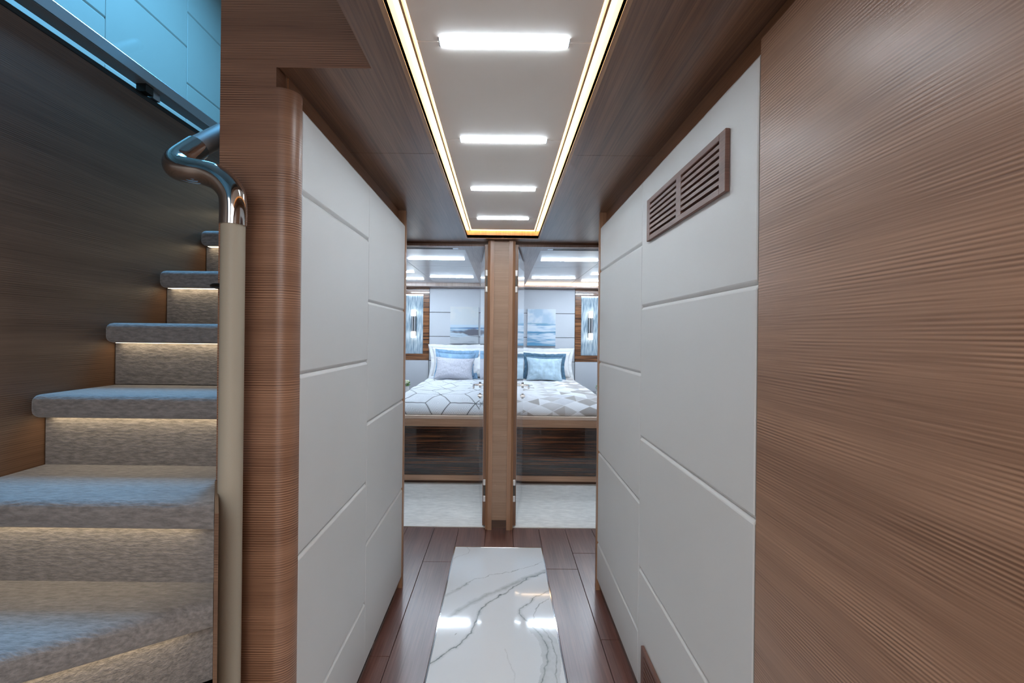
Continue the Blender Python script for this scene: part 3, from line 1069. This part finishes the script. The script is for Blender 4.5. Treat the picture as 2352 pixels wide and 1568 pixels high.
def hex_pattern(u, w):
    """tumbling diamonds outlined in charcoal with fine echo lines, woven into the left duvet; u across, w along"""
    sd = 0.2375
    best = np.full(u.shape, 9.0)
    for p in range(-3, 9):
        for q in range(-9, 9):
            cx, cy = 1.5 * sd * (p + q), 0.866 * sd * (p - q)
            if not (u.min() - sd < cx < u.max() + sd and w.min() - sd < cy < w.max() + sd):
                continue
            for k in range(6):
                e = (cx + sd * math.cos(k * PI / 3), cy + sd * math.sin(k * PI / 3))
                best = np.minimum(best, seg_dist(u, w, [(cx, cy), e]))
    echo = 0.5 + 0.5 * np.cos(2 * PI * best / 0.0145)
    col = np.array((0.82, 0.83, 0.85)) * (1 - 0.34 * echo[..., None] * np.array((1.0, 0.92, 0.80)))
    k = np.clip(1.7 - best / 0.0042, 0, 1)[..., None]
    return col * (1 - k) + np.array((0.10, 0.105, 0.12)) * k


def block_pattern(u, w):
    """shards in white, silver and taupe, woven into the right duvet"""
    h = 0.118
    tones = np.array([(0.82, 0.82, 0.84), (0.68, 0.68, 0.71), (0.43, 0.395, 0.375), (0.78, 0.77, 0.79), (0.60, 0.58, 0.58), (0.84, 0.84, 0.86), (0.50, 0.46, 0.44)])
    q1, q2, q3 = u / h, (u * 0.5 + w * 0.866) / h, (u * -0.5 + w * 0.866) / h
    i1, i2, i3 = np.floor(q1).astype(int), np.floor(q2).astype(int), np.floor(q3).astype(int)
    pair = ((i2 * 31 + i3 * 17) % 5) < 3
    hsh = np.where(pair, (i2 * 151 + i3 * 283 + i2 * i3 * 7), (i1 * 73 + i2 * 151 + i3 * 283 + i1 * i2 * 37)) % 7
    base = tones[hsh]
    hatch = 0.5 + 0.5 * np.cos(2 * PI * (u * 0.6 + w * 0.8 * np.where(hsh % 2 == 0, 1, -1)) / 0.015)
    base = base * (1 - 0.12 * hatch[..., None])
    e = np.minimum(np.abs(q2 - np.round(q2)), np.abs(q3 - np.round(q3))) * h
    k = np.clip(1.5 - e / 0.0022, 0, 1)[..., None]
    return base * (1 - k) + np.array((0.84, 0.84, 0.86)) * k


def sst(a, b, x):
    t = np.clip((x - a) / (b - a), 0, 1)
    return t * t * (3 - 2 * t)


def brush(u, v, fu, fv, seed):
    """long horizontal brush strokes, with the noise lattice turned so that no cell edge shows"""
    a = u * fu + v * fv * 0.12
    c = v * fv - u * fu * 0.10
    return 0.5 * fbm(a + 3.1, c + 7.7, seed, 4) + 0.5 * fbm(a * 1.7 + 11.3, c * 1.3 + 2.9, seed + 50, 3)


def painting_left(u, v):
    col = np.ones(u.shape + (3,)) * np.array((0.66, 0.69, 0.71))

    def lay(w, c):
        nonlocal col
        w = np.clip(w, 0, 1)[..., None]
        col = col * (1 - w) + np.array(c) * w
    lay(sst(0.40, 0.62, brush(u, v, 2.0, 3.2, 12)) * 0.6, (0.75, 0.74, 0.72))
    lay(sst(0.42, 0.6, brush(u, v, 2.5, 5, 14)) * (v > 0.5) * 0.25, (0.58, 0.66, 0.74))
    n = (brush(u, v, 2.2, 10, 5) - 0.5)
    vv = v + n * 0.10
    lay(np.exp(-((v - 0.475) / 0.04) ** 2) * 0.8, (0.52, 0.68, 0.82))
    lay(1 - sst(0.43, 0.445, v + n * 0.02), (0.30, 0.44, 0.60))
    lay(np.exp(-((v - 0.425) / 0.014) ** 2) * sst(0.2, 0.7, u), (0.05, 0.15, 0.33))
    lay((1 - sst(0.37, 0.41, vv)) * (1 - 0.7 * sst(0.3, 0.9, u)), (0.55, 0.66, 0.75))
    head = sst(0.0, 0.05, 0.085 + (u - 0.62) * 0.13 - np.abs(v - 0.30) * 0.8 + n * 0.25)
    lay(head * 0.95, (0.15, 0.14, 0.165))
    lay(np.exp(-((v - 0.345 - n * 0.06) / 0.014) ** 2) * (1 - sst(0.35, 0.65, u)) * 0.9, (0.14, 0.26, 0.42))
    lay((1 - sst(0.17, 0.215, vv)) * 0.9, (0.57, 0.59, 0.62))
    st_ = brush(u, v, 2.4, 34, 61)
    lay(sst(0.52, 0.66, st_) * (1 - sst(0.2, 0.27, v)) * 0.6, (0.38, 0.41, 0.46))
    lay(np.exp(-((v - 0.205 - 0.03 * (u - 0.6)) / 0.006) ** 2) * sst(0.45, 0.6, u) * 0.8, (0.78, 0.8, 0.82))
    return col


def painting_right(u, v):
    col = np.ones(u.shape + (3,)) * np.array((0.48, 0.62, 0.76))

    def lay(w, c):
        nonlocal col
        w = np.clip(w, 0, 1)[..., None]
        col = col * (1 - w) + np.array(c) * w
    sky = sst(0.56, 0.62, v)
    cl = brush(u + v * 0.6, v - u * 0.5, 2.2, 3.4, 71)
    lay(sst(0.42, 0.6, cl) * sky * 0.9, (0.74, 0.79, 0.85))
    lay(sst(-0.05, 0.3, u * 0.75 + v - 1.22 + (cl - 0.5) * 0.7) * sky * 0.85, (0.80, 0.84, 0.88))
    band = brush(u, v, 1.3, 15, 81)
    sea = 1 - sst(0.57, 0.62, v)
    lay(sst(0.50, 0.60, band) * sea * 0.9, (0.14, 0.35, 0.56))
    lay((1 - sst(0.40, 0.49, band)) * sea * 0.9, (0.74, 0.81, 0.88))
    fine = brush(u, v, 1.6, 44, 95)
    lay(sst(0.55, 0.66, fine) * sea * 0.5, (0.80, 0.85, 0.90))
    lay(np.exp(-((v - 0.605) / 0.011) ** 2) * (1 - sst(0.6, 0.85, u)) * 0.9, (0.22, 0.40, 0.52))
    lay(np.exp(-((v - 0.345 - 0.03 * u) / 0.016) ** 2) * 0.85, (0.09, 0.25, 0.40))
    lay((1 - sst(0.03, 0.11, v + 0.05 * (u - 0.5) + (fine - 0.5) * 0.06)) * 0.9, (0.10, 0.34, 0.56))
    lay(np.exp(-((v - 0.09) / 0.02) ** 2) * sst(0.35, 0.6, u) * 0.7, (0.74, 0.80, 0.86))
    return col


wf = struct('wall_far', label='headboard wall of the cabins: padded pale panels, glossy ebony and rippled glass')
box('wall_core', 'shell', wf, -2.1, 2.1, YB + 0.02, YB + 0.1, 0.0, 2.3)
so = struct('ceiling_cabins', label='cabin ceilings with teak soffits round pale trays of light bars')
cw = struct('wall_cabin_sides')
for s in (-1, 1):
    box('wall_core', 'cabin_panel', cw, s * 2.1, s * 2.14, 3.30, YB + 0.1, 0.0, 2.3)
    box('wall_core', 'shell', cw, s * 0.95, s * 2.14, YD + 0.02, 3.30, 0.0, 2.05)


def cabin(s):
    side = 'left' if s < 0 else 'right'
    xw = lambda x: s * x

    # --- headboard wall
    zs = [0.0, 0.36, 0.69, 1.022, 1.356, 1.690, ZS + 0.0]
    for z0, z1 in zip(zs, zs[1:]):
        box('padded_panel', 'cabin_panel', wf, xw(0.10), xw(1.006), YB - 0.004, YB + 0.02, z0 + 0.003, z1 - 0.003, 0.004, 2)
    box('joint_backing', 'slot', wf, xw(0.10), xw(1.5), YB + 0.012, YB + 0.0199, 0.0, ZS)
    for z0, z1 in ((0.0, 0.5), (0.5, 1.028)):
        box('padded_panel', 'cabin_panel', wf, xw(1.012), xw(1.50), YB - 0.010, YB + 0.0195, z0 + 0.003, z1 - 0.003, 0.005, 2)
    fr = MB()
    fr.box(xw(1.010), xw(1.092), YB - 0.012, YB + 0.0195, 1.030, ZS - 0.001)
    fr.box(xw(1.345), xw(1.43), YB - 0.012, YB + 0.0195, 1.030, ZS - 0.001)
    fr.box(xw(1.092), xw(1.345), YB - 0.012, YB + 0.0195, 1.030, 1.112)
    fr.box(xw(1.092), xw(1.345), YB - 0.012, YB + 0.0195, 1.935, ZS - 0.001)
    fr.build('ebony_frame', 'ebony_warm', wf)
    box('rippled_glass', 'ripple', wf, xw(1.094), xw(1.343), YB + 0.001, YB + 0.012, 1.114, 1.933, 0.002, 1)
    box('glass_light', 'mirror_led', wf, xw(1.094), xw(1.343), YB - 0.008, YB - 0.0, 1.924, 1.933)

    # --- ceiling: soffit ring, tray, vent, light bars
    x_in, y_n, y_f = 0.288, 3.47, 6.06
    box('soffit', 'soffit', so, xw(0.078), xw(x_in), 3.3205, y_f, ZS, ZS + 0.10)
    box('soffit', 'soffit', so, xw(x_in), xw(2.1), 3.3205, y_n, ZS, ZS + 0.10)
    box('soffit', 'soffit', so, xw(0.078), xw(2.1), y_f, YB + 0.015, ZS, ZS + 0.10)
    for x0, x1 in ((x_in, 0.904), (0.907, 1.55), (1.553, 2.1)):
        for y0, y1 in ((y_n, 4.60), (4.603, y_f)):
            box('tray_panel', 'tray_cabin', so, xw(x0 + 0.001), xw(x1), y0 + 0.001, y1 - 0.001, ZCT, ZCT + 0.02)
    if s > 0:
        box('glow_strip', 'cove_soft', so, xw(x_in + 0.01), xw(2.0), y_f - 0.012, y_f - 0.002, ZCT - 0.022, ZCT - 0.006)
    v = thing('ceiling_vent', 'slim linear air slot in the %s cabin ceiling above the doorway' % side, 'vent', (xw(0.9), 3.40, ZS - 0.002), 'linear air slots over the doorways')
    box('frame', 'satin', v, xw(0.335), xw(1.5), 3.372, 3.432, ZS - 0.003, ZS - 0.0004)
    box('slot', 'dark', v, xw(0.375), xw(1.47), 3.388, 3.402, ZS - 0.0044, ZS - 0.003)
    MB().box(xw(0.375), xw(1.47), 3.406, 3.420, ZS - 0.0044, ZS - 0.003).build('slot', 'dark', v)
    wh = {(-1, 0): 'nearest the doorway of the left cabin', (-1, 1): 'nearest the headboard in the left cabin, inner row', (-1, 2): 'half hidden at the left edge of the left doorway, shorter stub', (-1, 3): 'outer row of the left cabin, just above the rippled glass',
          (1, 0): 'nearest the doorway of the right cabin', (1, 1): 'nearest the headboard in the right cabin, inner row', (1, 2): 'half hidden at the right edge of the right doorway, shorter stub', (1, 3): 'outer row of the right cabin, just above the rippled glass'}
    for k, (x0, x1, y) in enumerate(((0.352, 0.868, 4.17), (0.352, 0.868, 5.46), (0.985, 1.50, 5.06), (0.985, 1.50, 5.68))):
        L = thing('ceiling_light', 'white linear light bar ' + wh[(s, k)], 'light', (xw((x0 + x1) / 2), y, ZCT - 0.004), 'light bars in the cabin ceilings')
        box('diffuser', 'bar_cabin', L, xw(x0), xw(x1), y - 0.016, y + 0.016, ZCT - 0.005, ZCT - 0.0002, 0.002, 1)
        box('end_cap', 'satin', L, xw(x0 - 0.003), xw(x0), y - 0.017, y + 0.017, ZCT - 0.004, ZCT - 0.0002)
        box('end_cap', 'satin', L, xw(x1), xw(x1 + 0.003), y - 0.017, y + 0.017, ZCT - 0.004, ZCT - 0.0002)

    # --- bed base
    X0, X1, YF = 0.105, 0.995, 4.19
    bd = thing('bed', 'built-in bed base with glossy ebony front and teak rails in the %s cabin' % side, 'bed', (xw(0.55), 5.2, 0.004), 'bed bases in the cabins')
    MB().box(xw(X0), xw(1.05), YF, 6.28, 0.535, 0.6045, 0.004, 2).build('top_rail', 'rail_teak', bd)
    box('rail_lip', 'lit_lip', bd, xw(X0), xw(1.055), YF - 0.004, YF + 0.05, 0.605, 0.637, 0.006, 2)
    box('front_panel', 'ebony', bd, xw(X0), xw(1.04), YF + 0.014, 6.28, 0.088, 0.534)
    box('bottom_rail', 'rail_teak', bd, xw(X0), xw(1.05), YF + 0.002, 6.28, 0.038, 0.0875, 0.003, 1)
    box('toe_kick', 'dark_teak', bd, xw(X0), xw(1.02), YF + 0.05, 6.28, 0.0045, 0.0375)
    box('mattress', 'white_cotton', bd, xw(X0 + 0.01), xw(X1 - 0.02), YF + 0.42, 6.24, 0.6235, 0.72, 0.03, 3)

    # --- duvet
    nx, ny = 190, 330
    xs = np.linspace(0, 1, nx)
    ys = np.linspace(0, 1, ny)
    A, Bv = np.meshgrid(xs, ys, indexing='ij')
    Xd = X0 - 0.005 + (X1 - X0 + 0.03) * A
    arc = Bv * 2.05
    # profile along the bed: steep rounded foot, then nearly flat
    tt = np.linspace(0, PI / 2, 60)
    py = YF + 0.028 + 0.47 * (1 - np.cos(tt)) ** 1.0
    pz = 0.655 + 0.155 * np.sin(tt) ** 1.15
    py = np.concatenate([[YF + 0.030], py, [6.24]])
    pz = np.concatenate([[0.640], pz, [0.815]])
    sl = np.concatenate([[0], np.cumsum(np.hypot(np.diff(py), np.diff(pz)))])
    t_all = Bv * sl[-1]
    Yd = np.interp(t_all, sl, py)
    Zd = np.interp(t_all, sl, pz)
    edge = np.minimum(A, 1 - A) * (X1 - X0)
    drop = np.clip(1 - edge / 0.085, 0, 1)
    top = Zd - 0.640
    Zd = 0.640 + top * (1 - 0.93 * drop ** 2.4)
    puff = (fbm(Xd * 5 + 3, Yd * 3.2, 40 + s, 3) - 0.5) * 0.040 + (fbm(Xd * 14, Yd * 9, 50 + s, 2) - 0.5) * 0.010
    Zd += puff * np.clip(top / 0.12, 0, 1) * np.clip(edge / 0.05, 0.1, 1)
    Zd = np.maximum(Zd, np.where((edge < 0.012), 0.632, 0.640))
    uu = xw(Xd)
    col = hex_pattern(uu + 0.2425, t_all - 0.13) if s < 0 else block_pattern(uu - 0.36, t_all + 0.03)
    fade = np.clip((t_all - 0.50) / 0.35, 0, 1)[..., None] * 0.35
    P = np.stack([uu, Yd, Zd], -1)
    if s > 0:
        P, col = P, col
    else:
        P, col = P[::-1], col[::-1]
    dvt = grid_mesh('duvet', P, col, 'duvet')
    md = dvt.modifiers.new('thick', 'SOLIDIFY')
    md.thickness = 0.012
    md.offset = -1
    tag(dvt, 'white duvet with a grey diamond lattice on the left bed' if s < 0 else 'white duvet with taupe and silver shard pattern on the right bed', 'duvet', 'duvets on the beds')
    recenter(dvt)

    # --- picture on canvas
    pc = thing('canvas_painting', 'seascape canvas with a dark headland above the left bed' if s < 0 else 'seascape canvas with blue streaked waves and white cloud above the right bed', 'painting', (xw(0.52 if s < 0 else 0.542), YB - 0.024, 1.262), 'canvases over the beds')
    cx = xw(0.52 if s < 0 else 0.542)
    hw = 0.195
    z0, z1 = (1.262, 1.768) if s < 0 else (1.242, 1.748)
    MB().box(cx - hw, cx + hw, YB - 0.034, YB - 0.005, z0, z1, 0.002, 1).build('stretcher', 'white_cotton', pc)
    nu, nv = 120, 160
    U, Vv = np.meshgrid(np.linspace(0, 1, nu), np.linspace(0, 1, nv), indexing='ij')
    P = np.stack([cx - hw + 0.0005 + (2 * hw - 0.001) * U, np.full_like(U, YB - 0.0348), z0 + 0.0005 + (z1 - z0 - 0.001) * Vv], -1)
    grid_mesh('painted_face', P, (painting_left(U, Vv) if s < 0 else painting_right(U, Vv)) * 0.84, 'canvas', pc, False)

    # --- wall light on the rippled glass
    sx_ = xw(1.2185)
    sc = thing('wall_sconce', 'slim metal wall light with two glowing ends on the rippled glass of the %s cabin' % side, 'light', (sx_, YB - 0.04, 1.325), 'wall lights on rippled glass')
    yc = YB - 0.045
    t_ = MB()
    for dx in (-0.016, 0.016):
        t_.tube([(sx_ + dx, yc, 1.41), (sx_ + dx, yc, 1.645)], 0.013, 14)
    t_.build('tube', 'satin', sc, smooth=True)
    box('back_plate', 'black_metal', sc, sx_ - 0.03, sx_ + 0.03, YB - 0.018, YB + 0.0005, 1.36, 1.70)
    for za, zb in ((1.335, 1.42), (1.635, 1.72)):
        MB().tube([(sx_, yc, za), (sx_, yc, zb)], 0.030, 18).build('glow_cylinder', 'sconce_glow', sc, smooth=True)

    # --- nightstand and its plant, just glimpsed past the wall end
    nsd = thing('nightstand', 'low pale nightstand beside the %s bed' % side, 'nightstand', (xw(1.28), 6.0, 0.004), 'nightstands by the beds')
    box('body', 'cabin_panel', nsd, xw(1.065), xw(1.52), 5.72, 6.28, 0.06, 0.60, 0.004, 2)
    box('top', 'ebony', nsd, xw(1.06), xw(1.525), 5.71, 6.285, 0.6005, 0.625, 0.003, 1)
    box('plinth', 'dark_teak', nsd, xw(1.08), xw(1.50), 5.75, 6.27, 0.0045, 0.0595)
    dr = box('drawer', 'rail_teak', nsd, xw(1.085), xw(1.50), 5.708, 5.7195, 0.34, 0.58, 0.002, 1)
    box('handle', 'satin', dr, xw(1.24), xw(1.35), 5.696, 5.7075, 0.455, 0.467)
    pxp, pyp, zt = xw(1.215 if s < 0 else 1.255), 5.86, 0.6255
    hh = 0.06 if s < 0 else 0.015
    pl = thing('flower_vase', 'small vase of white and green flowers beside the left bed' if s < 0 else 'small dark green plant in a low vase beside the right bed', 'plant', (pxp, pyp, zt), 'small plants on the nightstands')
    MB().lathe([(0.024, zt), (0.034, zt + 0.012), (0.036, zt + 0.03 + hh * 0.3), (0.024, zt + 0.05 + hh * 0.6), (0.027, zt + 0.055 + hh * 0.6)], pxp, pyp, 20).build('vase', 'vase', pl, smooth=True)
    rnd = random.Random(5 + s)
    top_z = zt + 0.055 + hh * 0.6
    fm = MB()
    for k in range(26):
        a = rnd.uniform(0, 2 * PI)
        r = rnd.uniform(0.015, 0.05)
        z = top_z + rnd.uniform(-0.005, 0.05)
        L_, Wd = rnd.uniform(0.022, 0.036), rnd.uniform(0.009, 0.014)
        c0 = Vector((pxp + r * 0.55 * math.cos(a), pyp + r * 0.55 * math.sin(a), z))
        d = Vector((math.cos(a), math.sin(a), rnd.uniform(0.0, 0.8))).normalized()
        n_ = d.cross(Vector((0, 0, 1))).normalized()
        upv = n_.cross(d)
        vs = [fm.bm.verts.new(c0), fm.bm.verts.new(c0 + d * L_ * 0.5 + n_ * Wd + upv * 0.004), fm.bm.verts.new(c0 + d * L_ - upv * 0.004), fm.bm.verts.new(c0 + d * L_ * 0.5 - n_ * Wd + upv * 0.004)]
        fm.bm.faces.new(vs)
        fm.tube([(pxp, pyp, top_z - 0.02), tuple(c0)], 0.0016, 5)
    fm.build('foliage', 'green', pl)
    if s < 0:
        for k in range(6):
            a = k * 1.05 + 0.3
            r = 0.022 if k else 0.0
            c0 = Vector((pxp + r * math.cos(a), pyp + r * math.sin(a), top_z + 0.042 + 0.01 * (k % 3)))
            bm = bmesh.new()
            bmesh.ops.create_icosphere(bm, subdivisions=2, radius=0.015, matrix=Matrix.Translation(c0))
            for vv in bm.verts:
                vv.co += (vv.co - c0) * 0.25 * math.sin(9 * math.atan2(vv.co.y - c0.y, vv.co.x - c0.x))
            link_bm('blossom', bm, 'blossom', pl, True)


cabin(-1)
cabin(1)

# pillows: back to front
ZB = 0.812
R_ = math.radians
pillow('sham_pillow', 'large white pillow at the back of the left bed', 'pillow', 0.84, 0.40, 0.16, 'white_cotton', (-0.53, 6.14, ZB + 0.012), R_(9), flange=0.045, seed=3, group='white pillows', roll=R_(-1.5))
pillow('bed_pillow', 'plump white pillow beside the blue sham, half behind the left door', 'pillow', 0.33, 0.33, 0.13, 'white_cotton', (-0.275, 5.985, ZB + 0.004), R_(14), seed=8, group='white pillows')
pillow('sham_pillow', 'blue satin pillow with a ruffled flange on the left bed', 'pillow', 0.49, 0.31, 0.14, 'blue_satin', (-0.595, 5.93, ZB + 0.03), R_(13), yaw=R_(3), flange=0.045, seed=4, group='blue pillows', roll=R_(2))
pillow('lumbar_cushion', 'pale grey tweed cushion at the front of the left bed', 'cushion', 0.50, 0.29, 0.13, 'grey_tweed', (-0.612, 5.76, ZB + 0.002), R_(20), yaw=R_(-4), seed=5, group='front cushions', piping=True, roll=R_(2))
pillow('sham_pillow', 'large white pillow at the back of the right bed', 'pillow', 0.80, 0.36, 0.16, 'white_cotton', (0.54, 6.14, ZB + 0.012), R_(9), flange=0.045, seed=13, group='white pillows', roll=R_(1))
pillow('sham_pillow', 'dark teal pillow with a flat flange on the right bed', 'pillow', 0.49, 0.28, 0.14, 'teal_cotton', (0.555, 5.93, ZB + 0.03), R_(13), yaw=R_(-3), flange=0.04, seed=14, group='blue pillows', roll=R_(1))
pillow('lumbar_cushion', 'ice blue velvet cushion at the front of the right bed', 'cushion', 0.46, 0.30, 0.13, 'ice_velvet', (0.545, 5.76, ZB + 0.002), R_(20), yaw=R_(4), seed=15, group='front cushions', piping=True, roll=R_(2))
